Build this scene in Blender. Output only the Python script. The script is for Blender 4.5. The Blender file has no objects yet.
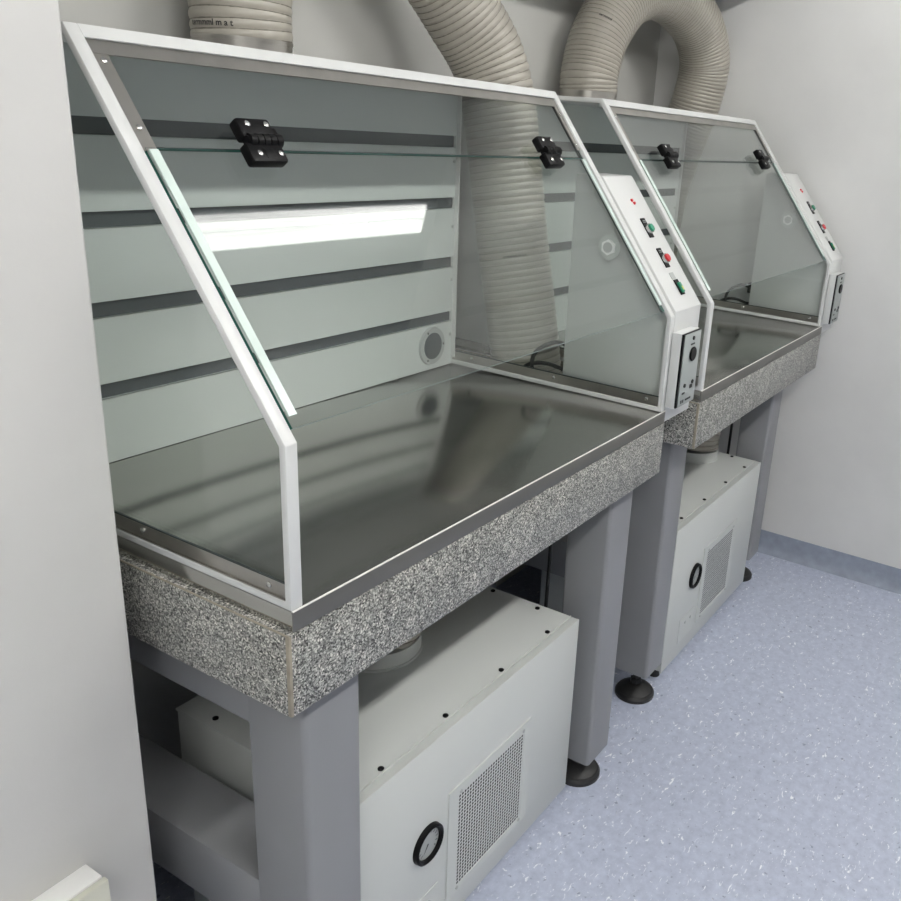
import bpy, bmesh, math, random
from mathutils import Vector, Matrix
random.seed(4)
C = bpy.context.scene.collection
FZ = 1.083                      # height of the worktops above the floor
OFF = Vector((0, 0, FZ))
G = 1.43313                    # spacing of the two tables
PI = math.pi

# ------------------------------------------------------------------ materials
def new_mat(name):
    m = bpy.data.materials.new(name); m.use_nodes = True
    nt = m.node_tree; nt.nodes.clear()
    out = nt.nodes.new('ShaderNodeOutputMaterial')
    return m, nt, out
def pbr(name, col, rough=.5, metal=0., bump=0., bscale=200., var=0., vscale=8., stretch=(1,1,1), spec=.5):
    m, nt, out = new_mat(name)
    p = nt.nodes.new('ShaderNodeBsdfPrincipled')
    p.inputs['Base Color'].default_value = (*col, 1)
    p.inputs['Roughness'].default_value = rough
    p.inputs['Metallic'].default_value = metal
    p.inputs['Specular IOR Level'].default_value = spec
    nt.links.new(p.outputs[0], out.inputs[0])
    tc = nt.nodes.new('ShaderNodeTexCoord'); mp = nt.nodes.new('ShaderNodeMapping')
    mp.inputs['Scale'].default_value = stretch
    nt.links.new(tc.outputs['Object'], mp.inputs[0])
    if var:
        n = nt.nodes.new('ShaderNodeTexNoise'); n.inputs['Scale'].default_value = vscale; n.inputs['Detail'].default_value = 5
        nt.links.new(mp.outputs[0], n.inputs['Vector'])
        r = nt.nodes.new('ShaderNodeValToRGB')
        r.color_ramp.elements[0].position = .3; r.color_ramp.elements[1].position = .7
        r.color_ramp.elements[0].color = (*[c*(1-var) for c in col], 1)
        r.color_ramp.elements[1].color = (*[min(1, c*(1+var)) for c in col], 1)
        nt.links.new(n.outputs[0], r.inputs[0]); nt.links.new(r.outputs[0], p.inputs['Base Color'])
    if bump:
        n = nt.nodes.new('ShaderNodeTexNoise'); n.inputs['Scale'].default_value = bscale; n.inputs['Detail'].default_value = 3
        nt.links.new(mp.outputs[0], n.inputs['Vector'])
        b = nt.nodes.new('ShaderNodeBump'); b.inputs['Strength'].default_value = bump; b.inputs['Distance'].default_value = .002
        nt.links.new(n.outputs[0], b.inputs['Height']); nt.links.new(b.outputs[0], p.inputs['Normal'])
    return m
def glass_mat(name, tint, rough=0.):
    m, nt, out = new_mat(name)
    tr = nt.nodes.new('ShaderNodeBsdfTransparent'); tr.inputs[0].default_value = (*tint, 1)
    gl = nt.nodes.new('ShaderNodeBsdfGlossy'); gl.inputs['Roughness'].default_value = rough
    lw = nt.nodes.new('ShaderNodeLayerWeight'); lw.inputs['Blend'].default_value = .5
    pw = nt.nodes.new('ShaderNodeMath'); pw.operation = 'POWER'; pw.inputs[1].default_value = 5
    ml = nt.nodes.new('ShaderNodeMath'); ml.operation = 'MULTIPLY_ADD'; ml.inputs[1].default_value = .955; ml.inputs[2].default_value = .045
    mx = nt.nodes.new('ShaderNodeMixShader')
    nt.links.new(lw.outputs['Facing'], pw.inputs[0]); nt.links.new(pw.outputs[0], ml.inputs[0])
    nt.links.new(ml.outputs[0], mx.inputs[0]); nt.links.new(tr.outputs[0], mx.inputs[1]); nt.links.new(gl.outputs[0], mx.inputs[2])
    nt.links.new(mx.outputs[0], out.inputs[0])
    return m
def emit_mat(name, col, s):
    m, nt, out = new_mat(name)
    e = nt.nodes.new('ShaderNodeEmission'); e.inputs[0].default_value = (*col, 1); e.inputs[1].default_value = s
    nt.links.new(e.outputs[0], out.inputs[0]); return m
def granite_mat():
    m, nt, out = new_mat('speckled_granite')
    p = nt.nodes.new('ShaderNodeBsdfPrincipled'); p.inputs['Roughness'].default_value = .38
    tc = nt.nodes.new('ShaderNodeTexCoord')
    v = nt.nodes.new('ShaderNodeTexVoronoi'); v.inputs['Scale'].default_value = 440
    nt.links.new(tc.outputs['Object'], v.inputs['Vector'])
    r = nt.nodes.new('ShaderNodeValToRGB'); r.color_ramp.interpolation = 'CONSTANT'
    sp = nt.nodes.new('ShaderNodeSeparateColor'); nt.links.new(v.outputs['Color'], sp.inputs[0])
    nt.links.new(sp.outputs[0], r.inputs[0])
    els = [(0, (.020,.020,.019)), (.11, (.09,.09,.085)), (.30, (.22,.22,.21)), (.56, (.38,.375,.355)), (.80, (.62,.61,.57)), (.95, (.80,.78,.73))]
    while len(r.color_ramp.elements) < len(els): r.color_ramp.elements.new(.5)
    for e, (q, c) in zip(r.color_ramp.elements, els): e.position = q; e.color = (*c, 1)
    n = nt.nodes.new('ShaderNodeTexNoise'); n.inputs['Scale'].default_value = 45; n.inputs['Detail'].default_value = 6
    nt.links.new(tc.outputs['Object'], n.inputs['Vector'])
    r2 = nt.nodes.new('ShaderNodeValToRGB'); r2.color_ramp.elements[0].position = .35; r2.color_ramp.elements[1].position = .65
    r2.color_ramp.elements[0].color = (.72,.74,.73,1); r2.color_ramp.elements[1].color = (1.0,1.0,.98,1)
    nt.links.new(n.outputs[0], r2.inputs[0])
    mx = nt.nodes.new('ShaderNodeMix'); mx.data_type = 'RGBA'; mx.blend_type = 'MULTIPLY'; mx.inputs[0].default_value = 1
    nt.links.new(r.outputs[0], mx.inputs[6]); nt.links.new(r2.outputs[0], mx.inputs[7])
    nt.links.new(mx.outputs[2], p.inputs['Base Color']); nt.links.new(p.outputs[0], out.inputs[0])
    return m
def vinyl_mat():
    m, nt, out = new_mat('blue_grey_vinyl')
    p = nt.nodes.new('ShaderNodeBsdfPrincipled'); p.inputs['Roughness'].default_value = .42
    tc = nt.nodes.new('ShaderNodeTexCoord')
    n = nt.nodes.new('ShaderNodeTexNoise'); n.inputs['Scale'].default_value = 38; n.inputs['Detail'].default_value = 8; n.inputs['Roughness'].default_value = .7
    nt.links.new(tc.outputs['Object'], n.inputs['Vector'])
    r = nt.nodes.new('ShaderNodeValToRGB')
    r.color_ramp.elements[0].position = .3; r.color_ramp.elements[1].position = .7
    r.color_ramp.elements[0].color = (.385,.42,.535,1); r.color_ramp.elements[1].color = (.535,.58,.70,1)
    nt.links.new(n.outputs[0], r.inputs[0])
    mp = nt.nodes.new('ShaderNodeMapping'); mp.inputs['Scale'].default_value = (1.0, 2.4, 1); mp.inputs['Rotation'].default_value = (0,0,.5)
    nt.links.new(tc.outputs['Object'], mp.inputs[0])
    n2 = nt.nodes.new('ShaderNodeTexNoise'); n2.inputs['Scale'].default_value = 42; n2.inputs['Detail'].default_value = 3; n2.inputs['Distortion'].default_value = 1.2
    nt.links.new(mp.outputs[0], n2.inputs['Vector'])
    r2 = nt.nodes.new('ShaderNodeValToRGB'); r2.color_ramp.elements[0].position = .635; r2.color_ramp.elements[1].position = .70
    nt.links.new(n2.outputs[0], r2.inputs[0])
    mx = nt.nodes.new('ShaderNodeMix'); mx.data_type = 'RGBA'
    nt.links.new(r2.outputs[0], mx.inputs[0]); nt.links.new(r.outputs[0], mx.inputs[6]); mx.inputs[7].default_value = (.86,.88,.92,1)
    n3 = nt.nodes.new('ShaderNodeTexNoise'); n3.inputs['Scale'].default_value = 60; n3.inputs['Detail'].default_value = 2
    nt.links.new(tc.outputs['Object'], n3.inputs['Vector'])
    r3 = nt.nodes.new('ShaderNodeValToRGB'); r3.color_ramp.elements[0].position = .66; r3.color_ramp.elements[1].position = .73
    nt.links.new(n3.outputs[0], r3.inputs[0])
    mx2 = nt.nodes.new('ShaderNodeMix'); mx2.data_type = 'RGBA'
    nt.links.new(r3.outputs[0], mx2.inputs[0]); nt.links.new(mx.outputs[2], mx2.inputs[6]); mx2.inputs[7].default_value = (.26,.29,.38,1)
    nt.links.new(mx2.outputs[2], p.inputs['Base Color']); nt.links.new(p.outputs[0], out.inputs[0])
    return m

M = dict(
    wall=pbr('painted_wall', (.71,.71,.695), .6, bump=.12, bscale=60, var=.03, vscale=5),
    wall3=pbr('shade_tinted_wall', (.50,.50,.475), .6, bump=.12, bscale=60, var=.03, vscale=5),  # wall paint darkened so the back wall's shade sits in its colour
    wall4=pbr('dimmed_wall_copy', (.575,.57,.55), .65, bump=.12, bscale=60, var=.03, vscale=5),  # wall paint copy, colour darkened to offset strong lamp light on the left wall
    wall2=pbr('unseen_wall_dark', (.22,.22,.22), .6),  # dark colour added to the unseen front wall to cut bounced light
    ceil=pbr('painted_ceiling', (.60,.60,.59), .7),
    white=pbr('white_enamel', (.63,.64,.63), .32, bump=.06, bscale=90),
    cream=pbr('cream_enamel', (.57,.59,.57), .42, bump=.05, bscale=300),
    grey=pbr('grey_enamel', (.235,.24,.25), .42, bump=.08, bscale=250),
    steel=pbr('brushed_steel', (.42,.415,.395), .24, 1., bump=.15, bscale=60, var=.05, vscale=20, stretch=(1,25,25)),
    tray=pbr('worktop_steel', (.45,.445,.42), .15, .95, var=.03, vscale=6),
    bead=pbr('edge_highlight', (.85,.84,.80), .5, .55),  # lightened colour paints the highlight line onto the rolled edge
    lipsteel=pbr('tray_lip_steel', (.20,.195,.18), .42, .8),
    strip=pbr('clip_strip_steel', (.43,.415,.385), .3, 1., var=.12, vscale=12),
    screw=pbr('screw_metal', (.6,.6,.58), .25, 1.),
    black=pbr('black_plastic', (.004,.004,.0045), .4, spec=.15),
    rubber=pbr('black_rubber', (.012,.012,.012), .5),
    baffle=pbr('baffle_white', (.60,.635,.615), .45, var=.02, vscale=4),
    plenum=pbr('plenum_grey', (.075,.088,.092), .55),
    hose=pbr('ribbed_duct_plastic', (.35,.33,.285), .33, var=.06, vscale=14),
    wire=pbr('duct_wire', (.17,.155,.13), .45),
    ink=pbr('black_print', (.02,.02,.02), .6),
    caulk=pbr('tan_sealant', (.29,.26,.205), .7, var=.15, vscale=60),
    red=pbr('red_plastic', (.60,.02,.03), .3), green=pbr('green_plastic', (.012,.22,.12), .3),
    yellow=pbr('yellow_plastic', (.6,.6,.1), .3), lgrey=pbr('label_grey', (.42,.44,.43), .5),
    plate=pbr('socket_plate_grey', (.34,.37,.36), .35),
    seal=pbr('dark_seal', (.03,.04,.04), .5),
    edge=pbr('pale_green_edging', (.60,.70,.66), .25),
    gedge=pbr('glass_edge_green', (.045,.16,.13), .15),
    gauge=pbr('gauge_face', (.36,.38,.37), .4), nut=pbr('white_nylon', (.85,.87,.85), .35), washer=pbr('grey_nylon', (.50,.55,.52), .4),
    mesh=pbr('grille_mesh_metal', (.60,.62,.61), .4), dark=pbr('grille_dark', (.03,.03,.03), .8),
    trunk=pbr('trunking_white', (.86,.86,.84), .3), trunk2=pbr('trunking_cream', (.62,.62,.53), .4),
    cove=pbr('cove_vinyl', (.28,.315,.385), .5, var=.12, vscale=25),
    fit=pbr('lamp_housing', (.8,.8,.8), .5),
    glass=glass_mat('clear_glass', (.95,.965,.957)),
    doorglass=glass_mat('door_glass', (.95,.965,.957)),
    granite=granite_mat(), vinyl=vinyl_mat(),
)

# ------------------------------------------------------------------ mesh helpers
def bm_new(): return bmesh.new()
def box(bm, x0, x1, y0, y1, z0, z1, bev=0., seg=2):
    r = bmesh.ops.create_cube(bm, size=1)
    vs = r['verts']
    for v in vs:
        v.co = Vector(((x0+x1)/2 + v.co.x*(x1-x0), (y0+y1)/2 + v.co.y*(y1-y0), (z0+z1)/2 + v.co.z*(z1-z0)))
    if bev:
        es = list({e for v in vs for e in v.link_edges})
        bmesh.ops.bevel(bm, geom=es, offset=bev, segments=seg, affect='EDGES', profile=.5)
    return bm
def prism(bm, poly, x0, x1):
    """polygon in (y,z) extruded along x"""
    a = [bm.verts.new((x0, y, z)) for y, z in poly]; b = [bm.verts.new((x1, y, z)) for y, z in poly]
    bm.faces.new(a); bm.faces.new(b[::-1])
    n = len(poly)
    for i in range(n): bm.faces.new((a[i], b[i], b[(i+1) % n], a[(i+1) % n]))
    bmesh.ops.recalc_face_normals(bm, faces=bm.faces)
def cyl(bm, p0, p1, r0, r1=None, n=24):
    p0, p1 = Vector(p0), Vector(p1); d = p1-p0
    r = bmesh.ops.create_cone(bm, cap_ends=True, segments=n, radius1=r0, radius2=r0 if r1 is None else r1, depth=d.length)
    q = d.to_track_quat('Z', 'Y')
    mt = Matrix.Translation((p0+p1)/2) @ q.to_matrix().to_4x4()
    bmesh.ops.transform(bm, matrix=mt, verts=r['verts'])
def obox(bm, origin, ax, ay, az, x0, x1, y0, y1, z0, z1, bev=0.):
    """box in a local frame"""
    t = bmesh.new(); box(t, x0, x1, y0, y1, z0, z1, bev)
    mt = Matrix((( *[ax[0], ay[0], az[0]], origin[0]), (ax[1], ay[1], az[1], origin[1]), (ax[2], ay[2], az[2], origin[2]), (0,0,0,1)))
    bmesh.ops.transform(t, matrix=mt, verts=t.verts)
    me = bpy.data.meshes.new('t'); t.to_mesh(me); bm.from_mesh(me); t.free(); bpy.data.meshes.remove(me)
def path_tube(bm, pts, r, n=10, per=8, cap=True):
    c = spline(pts, per)
    fr = frames(c)
    rings = []
    for p, (u, v) in zip(c, fr):
        rings.append([bm.verts.new(p + r*(math.cos(a)*u + math.sin(a)*v)) for a in [2*PI*k/n for k in range(n)]])
    for A, B in zip(rings, rings[1:]):
        for k in range(n): bm.faces.new((A[k], A[(k+1) % n], B[(k+1) % n], B[k]))
    if cap: bm.faces.new(rings[0][::-1]); bm.faces.new(rings[-1])
    bmesh.ops.recalc_face_normals(bm, faces=bm.faces)
def spline(pts, per=12):
    P = [Vector(p) for p in pts]; P = [2*P[0]-P[1]] + P + [2*P[-1]-P[-2]]
    out = []
    for i in range(1, len(P)-2):
        for k in range(per):
            t = k/per; a, b, c, d = P[i-1], P[i], P[i+1], P[i+2]
            out.append(.5*((2*b) + (c-a)*t + (2*a-5*b+4*c-d)*t*t + (3*b-a-3*c+d)*t**3))
    out.append(P[-2]); return out
def resample(c, step):
    out = [c[0]]; acc = 0.
    for a, b in zip(c, c[1:]):
        L = (b-a).length; pos = step-acc
        while pos <= L:
            out.append(a + (b-a)*(pos/L)); pos += step
        acc = L-(pos-step)
    return out
def frames(c):
    fr = []; u = None
    for i in range(len(c)):
        t = (c[min(i+1, len(c)-1)] - c[max(i-1, 0)]).normalized()
        if u is None: u = t.cross(Vector((0, 1, 0)));  u = u if u.length > .1 else t.cross(Vector((1, 0, 0)))
        u = (u - t*u.dot(t)).normalized(); v = t.cross(u)
        fr.append((u, v))
    return fr
def thing(name, label, cat, loc=(0, 0, 0), group=None):
    o = bpy.data.objects.new(name, None); C.objects.link(o)
    o.location = Vector(loc) + OFF; o['label'] = label; o['category'] = cat
    o.empty_display_size = .1
    if group: o['group'] = group
    return o
def wloc(o):
    v = Vector(o.location); 
    return v if o.parent is None else v + wloc(o.parent)
def obj(name, bm, mat, parent=None, loc=None, smooth=False, label=None, kind=None):
    me = bpy.data.meshes.new(name)
    base = wloc(parent) - OFF if parent else Vector(loc or (0, 0, 0))
    bmesh.ops.translate(bm, verts=bm.verts, vec=-base)
    bm.normal_update(); bm.to_mesh(me); bm.free()
    mats = mat if isinstance(mat, (list, tuple)) else [mat]
    for m in mats: me.materials.append(m)
    for p in me.polygons: p.use_smooth = smooth
    if smooth:
        try: me.set_sharp_from_angle(angle=math.radians(35))
        except Exception: pass
    o = bpy.data.objects.new(name, me); C.objects.link(o)
    if parent: o.parent = parent
    else: o.location = base + OFF
    if label: o['label'] = label
    if kind: o['kind'] = kind
    return o
def tag(o, label, cat, group=None):
    o['label'] = label; o['category'] = cat
    if group: o['group'] = group
    return o
def bx(name, b, mat, parent=None, bev=0., **k):
    bm = bm_new(); box(bm, *b, bev); return obj(name, bm, mat, parent, smooth=bev > 0, **k)
def copy_tree(o, parent=None):
    c = o.copy(); C.objects.link(c); c.parent = parent
    for ch in o.children: copy_tree(ch, c)
    return c

# ------------------------------------------------------------------ the room
YB = .90; XR = 2.840; YF = -3.6; XL = -3.0; HC = 2.20
YC = .27; XE = -.063           # front face and edge of the wall that steps forward on the left
def struct(name, b, mat, bev=0.):
    cx = ((b[0]+b[1])/2, (b[2]+b[3])/2, (b[4]+b[5])/2)
    bm = bm_new(); box(bm, *b, bev); return obj(name, bm, mat, loc=cx, kind='structure')
struct('floor', (XL, XR, YF, YB, -FZ-.1, -FZ), M['vinyl'])
struct('ceiling', (XL, XR, YF, YB, HC, HC+.1), M['ceil'])
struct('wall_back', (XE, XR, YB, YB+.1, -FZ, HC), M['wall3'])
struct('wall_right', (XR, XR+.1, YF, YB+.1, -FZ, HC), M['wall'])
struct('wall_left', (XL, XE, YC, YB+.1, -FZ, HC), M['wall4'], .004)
struct('wall_front', (XL, XR, YF-.1, YF, -FZ, HC), M['wall2'])
struct('wall_side', (XL-.1, XL, YF-.1, YC, -FZ, HC), M['wall'])
struct('trim_1', (XE, XR, .30, YB, 1.262, HC), M['wall'], .003)     # boxed-in ducting above the hoods
bm = bm_new()                  # coved vinyl skirting on the right wall
prof = [(XR, -FZ+.097), (XR-.004, -FZ+.097), (XR-.005, -FZ+.035), (XR-.012, -FZ+.015), (XR-.022, -FZ+.004), (XR-.034, -FZ+.0005), (XR, -FZ+.0005)]
a = [bm.verts.new((x, YF, z)) for x, z in prof]; b = [bm.verts.new((x, YB, z)) for x, z in prof]
for i in range(len(prof)): bm.faces.new((a[i], b[i], b[(i+1) % len(prof)], a[(i+1) % len(prof)]))
bm.faces.new(a); bm.faces.new(b[::-1]); bmesh.ops.recalc_face_normals(bm, faces=bm.faces)
obj('baseboard_right', bm, M['cove'], loc=(XR, -1, -FZ), smooth=True, kind='structure')

# cable trunking along the left wall
t = thing('cable_trunking', 'white plastic cable trunking fixed along the bare wall at lower left', 'trunking', (-1., YC, -.5))
bx('channel', (-2.9, -.168, YC-.040, YC, -.56, -.446), M['trunk'], t, .002)
bx('cover', (-2.9, -.166, YC-.052, YC-.041, -.556, -.4475), M['trunk2'], t, .002, label='cream coloured front cover of trunking')

# ceiling lights: one above the aisle mirrored by the sloping glass, others further out, the far left one added as fill
def diffuser_mat():
    m, nt, out = new_mat('prismatic_diffuser')
    e = nt.nodes.new('ShaderNodeEmission'); e.inputs[0].default_value = (1., .985, .955, 1)
    tc = nt.nodes.new('ShaderNodeTexCoord'); mp = nt.nodes.new('ShaderNodeMapping'); mp.inputs['Scale'].default_value = (.6, 90, 1)
    nt.links.new(tc.outputs['Object'], mp.inputs[0])
    n = nt.nodes.new('ShaderNodeTexNoise'); n.inputs['Scale'].default_value = 2.; n.inputs['Detail'].default_value = 3
    nt.links.new(mp.outputs[0], n.inputs['Vector'])
    r = nt.nodes.new('ShaderNodeMapRange'); r.inputs[1].default_value = .3; r.inputs[2].default_value = .7; r.inputs[3].default_value = 4.6; r.inputs[4].default_value = 9.0
    nt.links.new(n.outputs[0], r.inputs[0]); nt.links.new(r.outputs[0], e.inputs[1]); nt.links.new(e.outputs[0], out.inputs[0])
    return m
m_diff = diffuser_mat(); m_tube = emit_mat('lamp_tube', (1., .985, .955), 90.)
def lamp(x, y, w, label, covered=False, d=.15):
    t = thing('ceiling_light', label, 'light', (x, y, HC))
    bx('housing', (x-w/2, x+w/2, y-d/2, y+d/2, HC-.05, HC), M['fit'], t, .004)
    if covered:
        for s in (-1, 1):
            bx('diffuser', (x-w/2+.09, x+w/2-.09, y+s*d*.235-d*.215, y+s*d*.235+d*.215, HC-.064, HC-.0505), m_diff, t, .005)
        for e in (-1, 1): bx('end_cap', (x+e*(w/2-.045)-.040, x+e*(w/2-.045)+.040, y-d*.46, y+d*.46, HC-.064, HC-.0505), M['fit'], t, .005)
    else:
        for s in (-1, 1):
            bm = bm_new(); cyl(bm, (x-w/2+.02, y+s*d*.24, HC-.070), (x+w/2-.02, y+s*d*.24, HC-.070), .014, n=14)
            obj('lamp_tube', bm, m_tube, t, smooth=True)
    return t
lamp(2.035, -.56, 1.47, 'twin diffuser ceiling light nearest the corner in front of the hoods', True, .155)
lamp(-.45, -1.70, 1.32, 'bare twin tube ceiling light above and behind the viewer')
lamp(-2.2, -1.70, 1.32, 'added unseen twin tube fill light over the left end of the room')  # unseen lamp added to lift the left-facing surfaces
lamp(1.55, -1.70, 1.32, 'bare twin tube ceiling light on the right behind the diffuser light')

# ------------------------------------------------------------------ laboratory tables
TT = -.0317; TB = -.1639
def make_table(dx, yl, yr, label, LB=-.996):
    t = thing('laboratory_table', label, 'table', (dx+.6, .43, -FZ), 'granite topped laboratory tables')
    bx('granite_top', (dx-.010, dx+1.201, -.004, .87, TB, TT-.0005), M['granite'], t, .0015)
    bm = bm_new()
    box(bm, dx-.0112, dx-.0060, -.0052, .002, TB+.002, TT-.002, .001)
    box(bm, dx-.0110, dx-.0085, -.0046, .86, TT-.0025, TT+.0002, .0006)
    obj('sealant', bm, M['caulk'], t, smooth=True, label='tan sealant bead on the granite edges')
    w = .121
    for x0, y0 in ((.045, yl), (1.046, yr), (.045, .74), (1.046, .74)):
        bm = bm_new(); x = dx+x0
        box(bm, x, x+w, y0, y0+w, LB, TB-.001)
        es = [e for e in bm.edges if abs((e.verts[0].co-e.verts[1].co).z) > .1 and (e.verts[0].co.y < y0+.01 or x0 > .5)]
        bmesh.ops.bevel(bm, geom=es, offset=.010, segments=3, affect='EDGES', profile=.5)
        lg = obj('leg', bm, M['grey'], t, smooth=True)
        cx, cy = x+w/2, y0+w/2; z = -FZ
        bm = bm_new()
        cyl(bm, (cx, cy, z), (cx, cy, z+.010), .064, .064, 36); cyl(bm, (cx, cy, z+.010), (cx, cy, z+.019), .064, .058, 36)
        cyl(bm, (cx, cy, z+.019), (cx, cy, z+.042), .055, .022, 36)
        cyl(bm, (cx, cy, z+.042), (cx, cy, z+.058), .019, n=6)
        cyl(bm, (cx, cy, z+.055), (cx, cy, LB+.004), .010, n=16)
        for k in range(10):
            a = 2*PI*k/10; cyl(bm, (cx+.034*math.cos(a), cy+.034*math.sin(a), z+.018), (cx+.040*math.cos(a), cy+.040*math.sin(a), z+.0245), .004, n=6)
        obj('levelling_foot', bm, M['rubber'], lg, smooth=True, label='black round levelling foot')
    for x, yf in ((dx+.0455, yl), (dx+1.0465, yr)):
        bx('top_rail', (x, x+w-.001, yf+w-.0005, .74, -.275, TB-.001), M['grey'], t, .001)
        if x < dx+.5: bx('stretcher', (x, x+w-.001, yf+w-.0005, .74, -.722, -.596), M['grey'], t, .002)
    bx('rear_rail', (dx+.166, dx+1.046, .76, .84, -.275, TB-.001), M['grey'], t, .005)
    return t
make_table(0, .033, .045, 'grey steel laboratory table with speckled granite top nearest the viewer')
make_table(G, .080, .098, 'grey steel laboratory table with speckled granite top beside right wall', -.974)

# ------------------------------------------------------------------ fume hoods
W = .0206; H1 = .23865; Y2 = .37269; H = .72353; D = .648; YT = .86
SL = math.hypot(Y2, H-H1); u = Vector((0, Y2/SL, (H-H1)/SL)); nrm = Vector((0, -u.z, u.y))   # along slope, outward
A0 = Vector((0, 0, H1))
def sl(x, s, o=0.): return A0 + Vector((x, 0, 0)) + u*s + nrm*o
XA = Vector((1, 0, 0))
def sbox(bm, x0, x1, s0, s1, o0, o1, bev=0.):
    obox(bm, A0, XA, u, nrm, x0, x1, s0, s1, o0, o1, bev)
def inset(poly, d):
    out = []; n = len(poly)
    for i in range(n):
        p0, p1, p2 = Vector(poly[i-1]), Vector(poly[i]), Vector(poly[(i+1) % n])
        e1, e2 = (p1-p0).normalized(), (p2-p1).normalized()
        n1, n2 = Vector((e1.y, -e1.x)), Vector((e2.y, -e2.x))
        k = d/(1+n1.dot(n2)); out.append(tuple(p1+(n1+n2)*k))
    return out
def frame_ring(bm, poly, d, x0, x1):
    inn = inset(poly, d); n = len(poly)
    vs = {}
    for key, pl in (('o', poly), ('i', inn)):
        for x in (x0, x1): vs[key, x] = [bm.verts.new((x, y, z)) for y, z in pl]
    for i in range(n):
        j = (i+1) % n
        for x in (x0, x1): bm.faces.new((vs['o', x][i], vs['o', x][j], vs['i', x][j], vs['i', x][i]))
        for k in ('o', 'i'): bm.faces.new((vs[k, x0][i], vs[k, x0][j], vs[k, x1][j], vs[k, x1][i]))
    bmesh.ops.recalc_face_normals(bm, faces=bm.faces)
    es = [e for e in bm.edges if len(e.link_faces) == 2 and e.calc_face_angle(0) > .5]
    bmesh.ops.bevel(bm, geom=es, offset=.0018, segments=2, affect='EDGES', profile=.5)
def screw(name, p, nv, r, par, mat=None, h=.0025):
    bm = bm_new(); p, nv = Vector(p), Vector(nv).normalized()
    cyl(bm, p, p+nv*h*.6, r, r, 16); cyl(bm, p+nv*h*.6, p+nv*h, r, r*.6, 16); cyl(bm, p+nv*h*.9, p+nv*h*1.06, r*.3, n=6)
    return obj(name, bm, mat or M['screw'], par, smooth=True)
def hinge(hx, hs, par):
    bm = bm_new()
    # upper leaf (wide block, chamfered), lower leaf, three knuckles
    sbox(bm, hx-.036, hx+.024, hs+.004, hs+.036, .001, .020, .004)
    sbox(bm, hx-.040, hx+.024, hs-.036, hs-.004, .001, .020, .004)
    for k in range(5):
        x = hx-.030+k*.0118
        t0 = sl(x, hs, .016); t1 = sl(x+.0098, hs, .016)
        cyl(bm, t0, t1, .0105, n=20)
    cyl(bm, sl(hx-.033, hs, .016), sl(hx+.030, hs, .016), .007, n=12)
    sbox(bm, hx-.024, hx+.030, hs-.012, hs+.014, .002, .014, .003)
    sbox(bm, hx+.020, hx+.034, hs+.002, hs+.024, .002, .016, .003)
    sbox(bm, hx-.014, hx+.004, hs-.031, hs-.015, .0195, .0210, .0005)
    h = obj('hinge', bm, M['black'], par, smooth=True, label='black plastic door hinge')
    for x, s in ((-.020, .025), (.014, .025), (-.024, -.023), (.014, -.023)):
        screw('hinge_screw', sl(hx+x, hs+s, .020), nrm, .0045, h)
    return h
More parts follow.
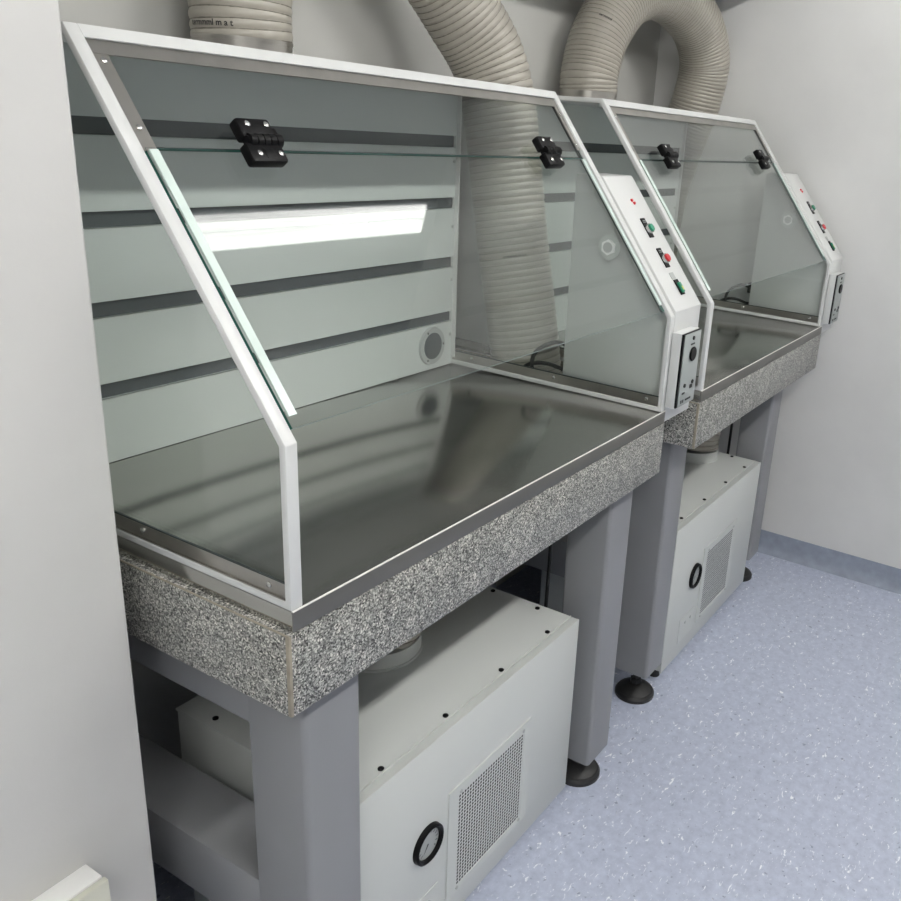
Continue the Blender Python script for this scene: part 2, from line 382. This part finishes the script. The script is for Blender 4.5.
def make_hood(label):
    t = thing('fume_hood', label, 'fume hood', (.6, .43, TT), group='glass fronted fume hoods')
    # stainless tray, with a thin raised rim at the front
    bm = bm_new(); box(bm, 0, 1.2, 0, YT, TT, 0, .0015)
    tr = obj('work_tray', bm, M['tray'], t, smooth=True, label='stainless steel work tray')
    bm = bm_new(); box(bm, -.0006, 1.2004, -.0030, .0, TT+.0005, .0006, .0012); obj('tray_lip', bm, M['lipsteel'], tr, smooth=True)
    bm = bm_new(); cyl(bm, (0, -.0016, .0004), (1.2, -.0016, .0004), .0016, n=12); obj('rolled_edge', bm, M['bead'], tr, smooth=True, label='rolled front edge with painted-in highlight')
    poly = [(0, .0004), (0, H1), (Y2, H), (D+.022, H), (D+.022, .0004)]
    for nm, x0, x1 in (('side_frame', 0, W), ('side_frame', 1.2-W, 1.2)):
        bm = bm_new(); frame_ring(bm, poly, .0118, x0, x1); obj(nm, bm, M['white'], t, smooth=True)
    bm = bm_new(); prism(bm, [(Y2, H), (Y2-.0120, H-.0156), (Y2+.001, H-.0215), (Y2+.019, H-.0215), (Y2+.019, H)], W-.001, 1.2-W+.001)
    obj('top_rail', bm, M['white'], t)
    # side glass
    gp = inset(poly, W-.002)
    for x in (.0085, 1.1875):
        bm = bm_new(); prism(bm, gp, x, x+.004); obj('side_glass', bm, M['glass'], t, label='clear side glass')
    # top panel and plenum behind the slotted baffle
    bx('top_panel', (W, 1.2-W, Y2+.019, D, H-.012, H-.001), M['white'], t)
    bm = bm_new()
    th = .004
    box(bm, .001, .001+th, D+.023, YT, .001, H); box(bm, 1.199-th, 1.199, D+.023, YT, .001, H)
    box(bm, .001, 1.199, YT-th, YT, .001, H); box(bm, .001, 1.199, D+.001, YT, H-th, H)
    obj('plenum', bm, M['white'], t)
    bx('plenum_lining', (.022, 1.178, D+.010, D+.014, .002, H-.014), M['plenum'], t)
    # baffle
    bm = bm_new()
    z0s = [.122, .2685, .4225, .5745]; z1s = [.150, .297, .4505, .603]
    xl, xr = W, 1.2-W; sx0, sx1 = .040, 1.1735
    zb = [.001] + z1s; zt = z0s + [H-.012]
    for a, b in zip(zb, zt): box(bm, sx0, sx1, D, D+.003, a, b)
    box(bm, xl, sx0, D, D+.003, .001, H-.012); box(bm, sx1, xr, D, D+.003, .001, H-.012)
    for z in z0s: box(bm, sx0, sx1, D, D+.009, z-.0015, z)
    bf = obj('baffle', bm, M['baffle'], t, label='white slotted back panel')
    for z in (.065, .215, .355, .52): screw('baffle_screw', (1.1690, D, z+.02), (0, -1, 0), .0045, bf, M['lgrey'])
    for z in (.065, .215, .355, .52): screw('baffle_screw', (.033, D, z), (0, -1, 0), .0045, bf, M['lgrey'])
    bm = bm_new(); cyl(bm, (1.09, D, .066), (1.09, D-.006, .066), .052, .050, 40)
    pt = obj('port_ring', bm, M['lgrey'], t, smooth=True, label='round grey port on the back panel')
    bm = bm_new(); cyl(bm, (1.09, D-.006, .066), (1.09, D-.0072, .066), .036, n=36); obj('port_screen', bm, M['plenum'], pt, smooth=True)
    for a in (0, 2.1, 4.2): screw('port_screw', (1.09+.043*math.cos(a), D-.0055, .066+.043*math.sin(a)), (0, -1, 0), .003, pt)
    # corner bead between baffle and right frame
    bx('corner_bead', (1.1765, 1.1795, D-.012, D, .021, H-.013), M['white'], t)
    # fixed pane above, hinged door below
    HS = .434; s_top = SL-.006
    bm = bm_new(); sbox(bm, .0215, 1.1785, HS+.003, s_top, -.012, -.007)
    obj('fixed_pane', bm, M['glass'], t, label='upper fixed glass pane')
    def pane(name, x0, x1, s0, s1, o0, o1, mat):
        bm = bm_new(); sbox(bm, x0, x1, s0, s1, o0, o1)
        o = obj(name, bm, [mat, M['gedge'], M['edge']], t, label='hinged glass door')
        for p in o.data.polygons:
            n = p.normal
            if abs(n.dot(nrm)) < .5:
                p.material_index = 1 if abs(n.x) > .5 else (2 if n.dot(u) < 0 else 1)
        return o
    pane('door_glass', .0270, 1.1700, .020, HS-.002, -.010, -.004, M['doorglass'])
    for xa, xb in ((.0290, .0425), (1.1570, 1.1690)):
        bm = bm_new(); sbox(bm, xa, xb, .036, HS-.006, -.004, -.0005, .0004)
        obj('door_edge_strip', bm, M['edge'], t, label='pale translucent strip along the door edge')
    bm = bm_new(); sbox(bm, .0215, .0262, .02, s_top, -.016, -.010); sbox(bm, 1.1738, 1.1785, .02, s_top, -.016, -.010); sbox(bm, .0262, 1.1738, HS-.0015, HS+.0022, -.0115, -.0085)
    obj('seal', bm, M['seal'], t)
    # stainless clip strips holding the fixed pane
    bm = bm_new()
    sbox(bm, .0210, .0440, HS-.006, s_top-.010, -.0065, -.0045); sbox(bm, .0210, 1.1790, SL-.040, SL-.0185, -.0065, -.0040)
    sbox(bm, 1.1640, 1.1790, HS+.020, s_top-.010, -.0065, -.0045)
    cs = obj('clip_strip', bm, M['strip'], t, label='stainless strip clamping the upper pane')
    for x, s in ((.034, SL-.05), (.034, HS+.028), (1.171, SL-.06), (1.171, HS+.035)): screw('clip_screw', sl(x, s, -.0045), nrm, .0042, cs)
    # strips along the bottom of the side glass
    for x0, x1, sx in ((.0035, .0055, -1), (1.1835, 1.1865, -1)):
        bm = bm_new(); box(bm, x0, x1, .013, D, .0122, .036); box(bm, x0-.003*(x0 < .1), x1, .013, D, .0122, .0140)
        g = obj('glass_strip', bm, M['strip'], t, label='stainless strip below the side glass')
        bm = bm_new(); box(bm, x0-.0005, x1+.0005, .013, D, .0362, .0382); obj('strip_seal', bm, M['seal'], g)
        for y in (.045, .315, .58): screw('strip_screw', (x0, y, .0255), (-1, 0, 0), .0048, g)
    for y0, z0, y1, z1 in ():
        pass
    # outlet collar on top of the plenum
    bm = bm_new()
    cx, cy = .617, .768
    cyl(bm, (cx, cy, H), (cx, cy, H+.042), .0965, n=48); cyl(bm, (cx, cy, H), (cx, cy, H+.004), .112 if False else .0985, n=48)
    cyl(bm, (cx, cy, H+.034), (cx, cy, H+.041), .0985, n=48)
    cl = obj('outlet_collar', bm, M['strip'], t, smooth=True, label='stainless outlet collar on the hood top')
    bm = bm_new(); box(bm, cx+.094, cx+.104, cy-.035, cy-.015, H+.006, H+.038, .001); obj('clamp_screw', bm, M['screw'], cl)
    # control box on the right side
    bm = bm_new(); X0, X1 = 1.2002, 1.356
    prism(bm, [(-.0010, -.030), (-.0010, H1+.010), (.226, .541), (.300, .541), (.300, -.030)], X0, X1)
    es = [e for e in bm.edges if e.calc_face_angle(0) > .3]
    bmesh.ops.bevel(bm, geom=es, offset=.002, segments=2, affect='EDGES', profile=.5)
    cb = obj('control_box', bm, M['white'], t, smooth=True, label='white control box on the hood side')
    a = Vector((0, -.001, H1+.010)); bq = Vector((0, .226, .541)); cu = (bq-a).normalized(); cn = Vector((0, -cu.z, cu.y))
    Lc = (bq-a).length
    def on(x, s, o=0.): return a + Vector((x, 0, 0)) + cu*s + cn*o
    def cbox(bm, x0, x1, s0, s1, o0, o1, bev=0.): obox(bm, a, XA, cu, cn, x0, x1, s0, s1, o0, o1, bev)
    # two red signal lamps
    for k, (x, s) in enumerate(((1.280, Lc-.069), (1.286, Lc-.077))):
        bm = bm_new(); cyl(bm, on(x, s), on(x, s, .004), .0046, .003, 16); obj('signal_lamp', bm, M['red'], cb, smooth=True, label='small red signal lamp')
    for nm, s, mt, lb in (('start_button', Lc-.150, M['green'], 'green start button'), ('stop_button', Lc-.234, M['red'], 'red stop button')):
        bm = bm_new(); cbox(bm, 1.270, 1.293, s-.024, s+.030, 0, .003, .001)
        bp = obj(nm, bm, M['black'], cb, label=lb)
        bm = bm_new(); cyl(bm, on(1.284, s-.002, .003), on(1.284, s-.002, .010), .0135, .0125, 28); obj('button_ring', bm, M['screw'], bp, smooth=True)
        bm = bm_new(); cyl(bm, on(1.284, s-.002, .010), on(1.284, s-.002, .0145), .0105, .0095, 24); obj('button_cap', bm, mt, bp, smooth=True, label=lb.split()[0]+' button cap')
        bm = bm_new()
        for k in range(2): cbox(bm, 1.274, 1.289, s+.0215-k*.004, s+.0228-k*.004, .003, .0034)
        obj('button_text', bm, M['lgrey'], bp)
    s = .058
    bm = bm_new(); cbox(bm, 1.272, 1.295, s-.022, s+.020, 0, .003, .001); rk = obj('rocker_switch', bm, M['black'], cb, label='green rocker power switch')
    bm = bm_new(); cbox(bm, 1.270, 1.292, s+.022, s+.040, 0, .0012); obj('switch_label', bm, M['lgrey'], rk)
    bm = bm_new(); cbox(bm, 1.277, 1.290, s-.018, s+.010, .003, .009, .002); rg = obj('rocker', bm, M['green'], rk, smooth=True)
    bm = bm_new(); cbox(bm, 1.281, 1.287, s-.012, s-.002, .009, .0096); obj('rocker_mark', bm, M['yellow'], rg)
    bm = bm_new(); cyl(bm, (1.356, .030, .262), (1.363, .030, .262), .007, n=16); obj('side_knob', bm, M['black'], cb, smooth=True)
    # socket housing at the front
    bm = bm_new(); box(bm, 1.1935, 1.3025, -.026, -.001, .012, .200, .002)
    sh = obj('socket_housing', bm, M['white'], cb, smooth=True)
    bm = bm_new(); box(bm, 1.195, 1.301, -.030, -.026, .0135, .1985); obj('gasket', bm, M['black'], sh)
    bm = bm_new(); box(bm, 1.202, 1.3005, -.033, -.030, .0145, .1965, .001)
    sp = obj('socket_plate', bm, M['plate'], sh, smooth=True, label='grey socket plate with black outlet')
    yy = -.033
    bm = bm_new(); cyl(bm, (1.254, yy, .143), (1.254, yy-.003, .143), .0165, n=28); cyl(bm, (1.254, yy-.003, .143), (1.254, yy-.0055, .143), .0185, .0165, 28); obj('outlet', bm, M['black'], sp, smooth=True)
    for x, z, w_, h_ in ((1.250, .166, .024, .004), (1.228, .044, .016, .005), (1.272, .052, .016, .010), (1.224, .022, .007, .008), (1.236, .022, .006, .008), (1.252, .024, .034, .005)):
        bm = bm_new(); box(bm, x-.010, x-.010+w_, yy-.0006, yy, z, z+h_); obj('plate_print', bm, M['ink'], sp)
    for x, z in ((1.262, .183), (1.238, .066), (1.286, .068)):
        bm = bm_new(); cyl(bm, (x-.010, yy, z), (x-.010, yy-.0025, z), .005, n=14); obj('plate_socket', bm, M['ink'], sp, smooth=True)
    # nut that holds the box, seen through the glass
    bm = bm_new(); cyl(bm, (1.1875, .185, .379), (1.1855, .185, .379), .030, n=32); wsh = obj('washer', bm, M['washer'], t, smooth=True)
    bm = bm_new(); cyl(bm, (1.1855, .185, .379), (1.1775, .185, .379), .0195, n=6); nt_ = obj('hex_nut', bm, M['nut'], wsh)
    bm = bm_new(); cyl(bm, (1.1785, .185, .379), (1.1765, .185, .379), .0125, n=20); obj('bolt_end', bm, M['lgrey'], nt_, smooth=True)
    for x in (.209, 1.003): hinge(x, HS, t)
    return t
hood = make_hood('white framed glass fume hood on the nearer granite table')
hood2 = copy_tree(hood); hood2.location.x += G
hood2['label'] = 'white framed glass fume hood further away beside the right wall'

# ------------------------------------------------------------------ ducts
def text_mesh(body, size):
    cu = bpy.data.curves.new('txt', 'FONT'); cu.body = body; cu.size = size; cu.extrude = 0; cu.offset = .0003; cu.align_x = 'CENTER'
    o = bpy.data.objects.new('txt', cu); C.objects.link(o)
    bpy.context.view_layer.update()
    dg = bpy.context.evaluated_depsgraph_get(); me = bpy.data.meshes.new_from_object(o.evaluated_get(dg))
    bpy.data.objects.remove(o); bpy.data.curves.remove(cu); return me
def duct(pts, r0, pitch, label, prints=()):
    """ribbed hose along pts with spiral wire"""
    c = spline(pts, 24); sub = 6
    c = resample(c, pitch/sub); fr = frames(c); n = 40
    bm = bm_new(); rings = []
    for i, (p, (u_, v_)) in enumerate(zip(c, fr)):
        ring = []
        for k in range(n):
            a = 2*PI*k/n
            ph = (i/sub - k/n) % 1.0
            r = r0*(1 + .038*(abs(math.sin(PI*ph))**.7 - .5))
            ring.append(bm.verts.new(p + r*(math.cos(a)*u_ + math.sin(a)*v_)))
        rings.append(ring)
    for A, B in zip(rings, rings[1:]):
        for k in range(n): bm.faces.new((A[k], B[k], B[(k+1) % n], A[(k+1) % n]))
    bmesh.ops.recalc_face_normals(bm, faces=bm.faces)
    o = obj('exhaust_duct', bm, M['hose'], loc=pts[0]); tag(o, label, 'duct hose', 'ribbed exhaust ducts')
    for p in o.data.polygons: p.use_smooth = True
    # wire in the valleys
    bm = bm_new(); prev = None; turns = (len(c)-1)/sub
    N = int(turns*28)
    for j in range(N):
        tt = j/28*sub                       # ring index where ph==0 : i/sub = k/n + m
        i = int(tt); f = tt-i
        if i+1 >= len(c): break
        a = 2*PI*((j/28) % 1.0)
        p = c[i].lerp(c[i+1], f); u_ = fr[i][0].lerp(fr[i+1][0], f); v_ = fr[i][1].lerp(fr[i+1][1], f)
        d = math.cos(a)*u_ + math.sin(a)*v_; T = (c[i+1]-c[i]).normalized(); hr = .0016
        q = p + d*(r0*(1-.019)+.0005)
        ring = [bm.verts.new(q + T*hr), bm.verts.new(q + d*hr*1.3), bm.verts.new(q - T*hr)]
        if prev:
            for k in range(2): bm.faces.new((prev[k], prev[k+1], ring[k+1], ring[k]))
        prev = ring
    obj('spiral_wire', bm, M['wire'], o, smooth=True, label='dark spiral reinforcing wire')
    for (s, ang, size, body) in prints:
        i = min(int(s/(pitch/sub)), len(c)-2) if s < 9 else next(k for k in range(len(c)) if k > len(c)*.3 and c[k].z < s-10)
        p0 = c[i]; T0 = (c[i+1]-c[i]).normalized()
        sg = 1 if T0.z > 0 else -1
        tv = Vector((-math.cos(ang), -math.sin(ang), 0)); ang = math.atan2(tv.dot(fr[i][1]), tv.dot(fr[i][0]))
        me = text_mesh(body, size); bm = bm_new(); bm.from_mesh(me)
        bmesh.ops.triangulate(bm, faces=bm.faces); bmesh.ops.subdivide_edges(bm, edges=bm.edges, cuts=1)
        rr = r0*1.0215+.0008
        u_, v_ = fr[i]
        for v in bm.verts:
            a = ang + sg*v.co.x/rr
            v.co = p0 + T0*sg*v.co.y + rr*(math.cos(a)*u_ + math.sin(a)*v_)
        obj('duct_print', bm, M['ink'], o, label='small black printed text')
    return o
CZ = H+.036
R_ = .097
E1 = [(.617,.768,CZ), (.617,.768,.83), (.630,.765,.95), (.715,.755,1.075), (.89,.74,1.125), (1.065,.72,1.05), (1.215,.675,.90), (1.300,.622,.735), (1.316,.560,.37), (1.316,.505,.10),
      (1.316,.475,-.08), (1.31,.45,-.24), (1.22,.43,-.37), (1.02,.42,-.40), (.76,.405,-.392), (.635,.40,-.43), (.605,.40,-.492)]
E2 = [(G+.617,.768,CZ), (G+.620,.768,.83), (G+.665,.76,.955), (G+.80,.74,1.085), (G+1.00,.71,1.130), (G+1.19,.66,1.06), (G+1.288,.640,.93), (G+1.3035,.665,.77), (G+1.3035,.70,.66), (G+1.3035,.765,.40), (G+1.3035,.775,.08),
      (G+1.3035,.70,-.12), (G+1.29,.56,-.27), (G+1.22,.45,-.37), (G+1.11,.40,-.388), (G+.99,.37,-.39), (G+.905,.345,-.42), (G+.89,.342,-.492)]
duct(E1, R_, .0175, 'beige ribbed exhaust duct looping from the nearer hood down between both hoods', ((.024, .22, .016, 'termmml m a t'), (10.30, .62, .010, 'termmml m a t')))
duct(E2, R_, .0135, 'beige ribbed exhaust duct arching from farther hood down beside right wall', ((.20, .45, .012, 'termmml'),))

# ------------------------------------------------------------------ filter units under the tables
BT = -.523; BB = -1.046
def make_unit(dx, dy, cx, cy, label):
    t = thing('filter_unit', label, 'filter unit', (dx+.6, dy+.35, -FZ), 'cream filter units')
    x0, x1, y0, y1 = dx+.200, dx+.996, dy+.082, dy+.570
    fx = lambda x: dx+x-(x+.73)*.01743
    fz = lambda z: z-(z-.643)*.01743
    bx('housing', (x0+.004, x1-.004, y0+.006, y1, BB+.004, BT-.006), M['cream'], t, .002)
    fb = bm_new(); box(fb, x0, x1, y0, y0+.006, BB, BT-.0002, .0015); box(fb, x0, x1, y0+.004, y0+.0225, BT-.004, BT-.0015, .0008); obj('front_panel', fb, M['cream'], t, smooth=True)
    ld = bx('lid', (x0+.001, x1-.001, y0+.0230, y1+.001, BT-.006, BT), M['cream'], t, .0015)
    lip = bm_new(); box(lip, x0+.001, x1-.001, y0+.0230, y0+.0262, BT-.001, BT+.0018, .0009)
    obj('lid_lip', lip, M['cream'], ld)
    for x, y in ((.302, .1145), (.497, .1145), (.698, .1145), (.895, .1145), (.975, .195), (.979, .337), (.979, .48), (.225, .19), (.225, .33), (.225, .48)):
        screw('lid_screw', (dx+x, dy+y, BT), (0, 0, 1), .0062, ld, M['black'], .004)
    for x in (x0+.04, x1-.04):
        for y in (y0+.04, y1-.05):
            bm = bm_new(); cyl(bm, (x, y, -FZ), (x, y, BB+.004), .020, .017, 20); obj('rubber_foot', bm, M['rubber'], t, smooth=True, label='black rubber foot')
    # ventilation grille
    vx0, vx1, vz0, vz1 = fx(.493), fx(.815), fz(-1.012), fz(-.712)
    yf = y0
    gx0, gx1, gz0, gz1 = vx0+.034, vx1-.030, vz0+.018, vz1-.026
    bm = bm_new()
    box(bm, vx0, gx0, yf-.003, yf, vz0, vz1); box(bm, gx1, vx1, yf-.003, yf, vz0, vz1)
    box(bm, gx0, gx1, yf-.003, yf, vz0, gz0); box(bm, gx0, gx1, yf-.003, yf, gz1, vz1)
    gr = obj('grille_frame', bm, M['cream'], t)
    bm = bm_new(); box(bm, gx0, gx1, yf-.0004, yf+.0002, gz0, gz1); obj('grille_backing', bm, M['dark'], gr)
    bm = bm_new(); box(bm, gx0, gx1, yf-.0016, yf-.0004, gz0, gz1); gm = obj('grille_mesh', bm, M['mesh'], gr)
    bm = bm_new(); px, pz = .0096, .0092; row = 0; z = gz0+.005
    while z < gz1-.003:
        x = gx0+.005
        while x < gx1-.003:
            bm.faces.new([bm.verts.new((x+.0037*math.cos(PI/3*k), yf-.0018, z+.0037*math.sin(PI/3*k))) for k in range(6)])
            x += px
        z += pz; row += 1
    obj('perforation', bm, M['dark'], gm)
    for x, z in ((gx0+.006, gz1+.006), (gx1-.004, gz1+.006), (gx0+.002, gz0-.006), (gx1-.004, gz0-.006)): screw('grille_screw', (x, yf-.003, z), (0, -1, 0), .0045, gr, M['lgrey'])
    # gauge
    gx, gz = fx(.424), fz(-.789)
    bm = bm_new()
    n = 40
    for k in range(n):
        a0, a1 = 2*PI*k/n, 2*PI*(k+1)/n
        pr = [(.0450, 0), (.0440, -.009), (.0395, -.012), (.0345, -.008), (.0340, 0)]
        P = [[(gx+r*math.cos(a), yf+o, gz+r*math.sin(a)) for r, o in pr] for a in (a0, a1)]
        for i in range(len(pr)-1):
            bm.faces.new([bm.verts.new(p) for p in (P[0][i], P[0][i+1], P[1][i+1], P[1][i])])
    bmesh.ops.remove_doubles(bm, verts=bm.verts, dist=1e-5); bmesh.ops.recalc_face_normals(bm, faces=bm.faces)
    gg = obj('pressure_gauge', bm, M['black'], t, smooth=True, label='round gauge with black bezel')
    bm = bm_new(); cyl(bm, (gx, yf, gz), (gx, yf-.003, gz), .0345, n=36); gf = obj('gauge_face', bm, M['gauge'], gg, smooth=True)
    bm = bm_new()
    for k in range(13):
        a = math.radians(-40+k*22); v0 = Vector((math.cos(a), 0, math.sin(a))); o_ = Vector((gx, yf-.0033, gz)); tn = Vector((-v0.z, 0, v0.x))
        q = [o_+v0*.024-tn*.0010, o_+v0*.024+tn*.0010, o_+v0*.031+tn*.0010, o_+v0*.031-tn*.0010]; bm.faces.new([bm.verts.new(x) for x in q])
    nd = Vector((-.6, 0, -.8)); tn = Vector((.8, 0, -.6)); o_ = Vector((gx, yf-.0036, gz))
    bm.faces.new([bm.verts.new(x) for x in (o_-tn*.0026, o_+tn*.0026, o_+nd*.028)]); 
    obj('gauge_dial', bm, M['ink'], gf)
    # small plate with two screws beneath the gauge
    bm = bm_new(); box(bm, fx(.335), fx(.462), yf-.002, yf, fz(-1.020), fz(-.925), .0006)
    sp = obj('cover_plate', bm, M['cream'], t)
    for x in (.385, .43): screw('plate_screw', (fx(x), yf-.002, fz(-.955)), (0, -1, 0), .0055, sp, M['lgrey'])
    # inlet collar
    bm = bm_new(); cyl(bm, (dx+cx, cy, BT), (dx+cx, cy, BT+.006), .104, n=48); cyl(bm, (dx+cx, cy, BT+.006), (dx+cx, cy, BT+.040), .101, n=48)
    obj('inlet_collar', bm, M['cream'], t, smooth=True)
    return t
make_unit(0, 0, .605, .40, 'cream metal filter unit with mesh grille under the nearer table')
make_unit(G, .012, .89, .342, 'cream metal filter unit with mesh grille under the farther table')

# ------------------------------------------------------------------ cables
def cable(name, pts, r, label, group=None):
    bm = bm_new(); path_tube(bm, pts, r, 10, 10); o = obj(name, bm, M['rubber'], loc=pts[0], smooth=True); return tag(o, label, 'cable', group)
for dx, w in ((0, 'black cable looping behind the control box of the nearer hood'), (G, 'black cable looping behind the control box of the farther hood')):
    t = thing('power_cable', w, 'cable', (dx+1.28, .302, .09), 'cables behind control boxes')
    bm = bm_new(); box(bm, dx+1.262, dx+1.300, .3005, .335, .070, .112, .004); obj('plug', bm, M['black'], t, smooth=True)
    bm = bm_new(); path_tube(bm, [(dx+1.27,.330,.095), (dx+1.250,.362,.100), (dx+1.216,.395,.075), (dx+1.211,.402,.03), (dx+1.211,.385,-.02), (dx+1.222,.325,-.10), (dx+1.218,.31,-.30), (dx+1.20,.30,-.60), (dx+1.22,.32,-FZ+.006)], .0055, 10, 10)
    obj('cord', bm, M['rubber'], t, smooth=True)
    bm = bm_new(); path_tube(bm, [(dx+1.29,.302,.035), (dx+1.26,.325,.030), (dx+1.225,.362,.046), (dx+1.213,.400,.042), (dx+1.212,.430,.022), (dx+1.211,.44,-.02), (dx+1.208,.42,-.12), (dx+1.236,.30,-.30)], .0055, 10, 10)
    obj('cord', bm, M['rubber'], t, smooth=True)
cable('hanging_cable', [(.93,.79,-.30), (.935,.78,-.45), (.93,.79,-.62), (.95,.77,-.80), (.97,.73,-1.0), (1.0,.66,-FZ+.006)], .006, 'thin black cable hanging behind the nearer filter unit')

# ------------------------------------------------------------------ camera
cam = bpy.data.cameras.new('camera'); co = bpy.data.objects.new('camera', cam); C.objects.link(co)
co.location = Vector((-.73106, -.81939, .64316)) + OFF; co.rotation_euler = (1.23492, -.0745, -1.04829)
cam.sensor_width = 36; cam.sensor_fit = 'HORIZONTAL'; cam.lens = 879.52*36/901
cam.shift_x = (450.5-581.95)/901; cam.shift_y = (436.27-450.5)/901; cam.clip_start = .01
sc = bpy.context.scene; sc.camera = co
w = bpy.data.worlds.new('world'); sc.world = w; w.use_nodes = True
w.node_tree.nodes['Background'].inputs[0].default_value = (.9,.95,1,1); w.node_tree.nodes['Background'].inputs[1].default_value = .05
vs = sc.view_settings; vs.view_transform = 'Standard'; vs.look = 'None'; vs.gamma = 1; vs.use_curve_mapping = False; vs.exposure = 0.52
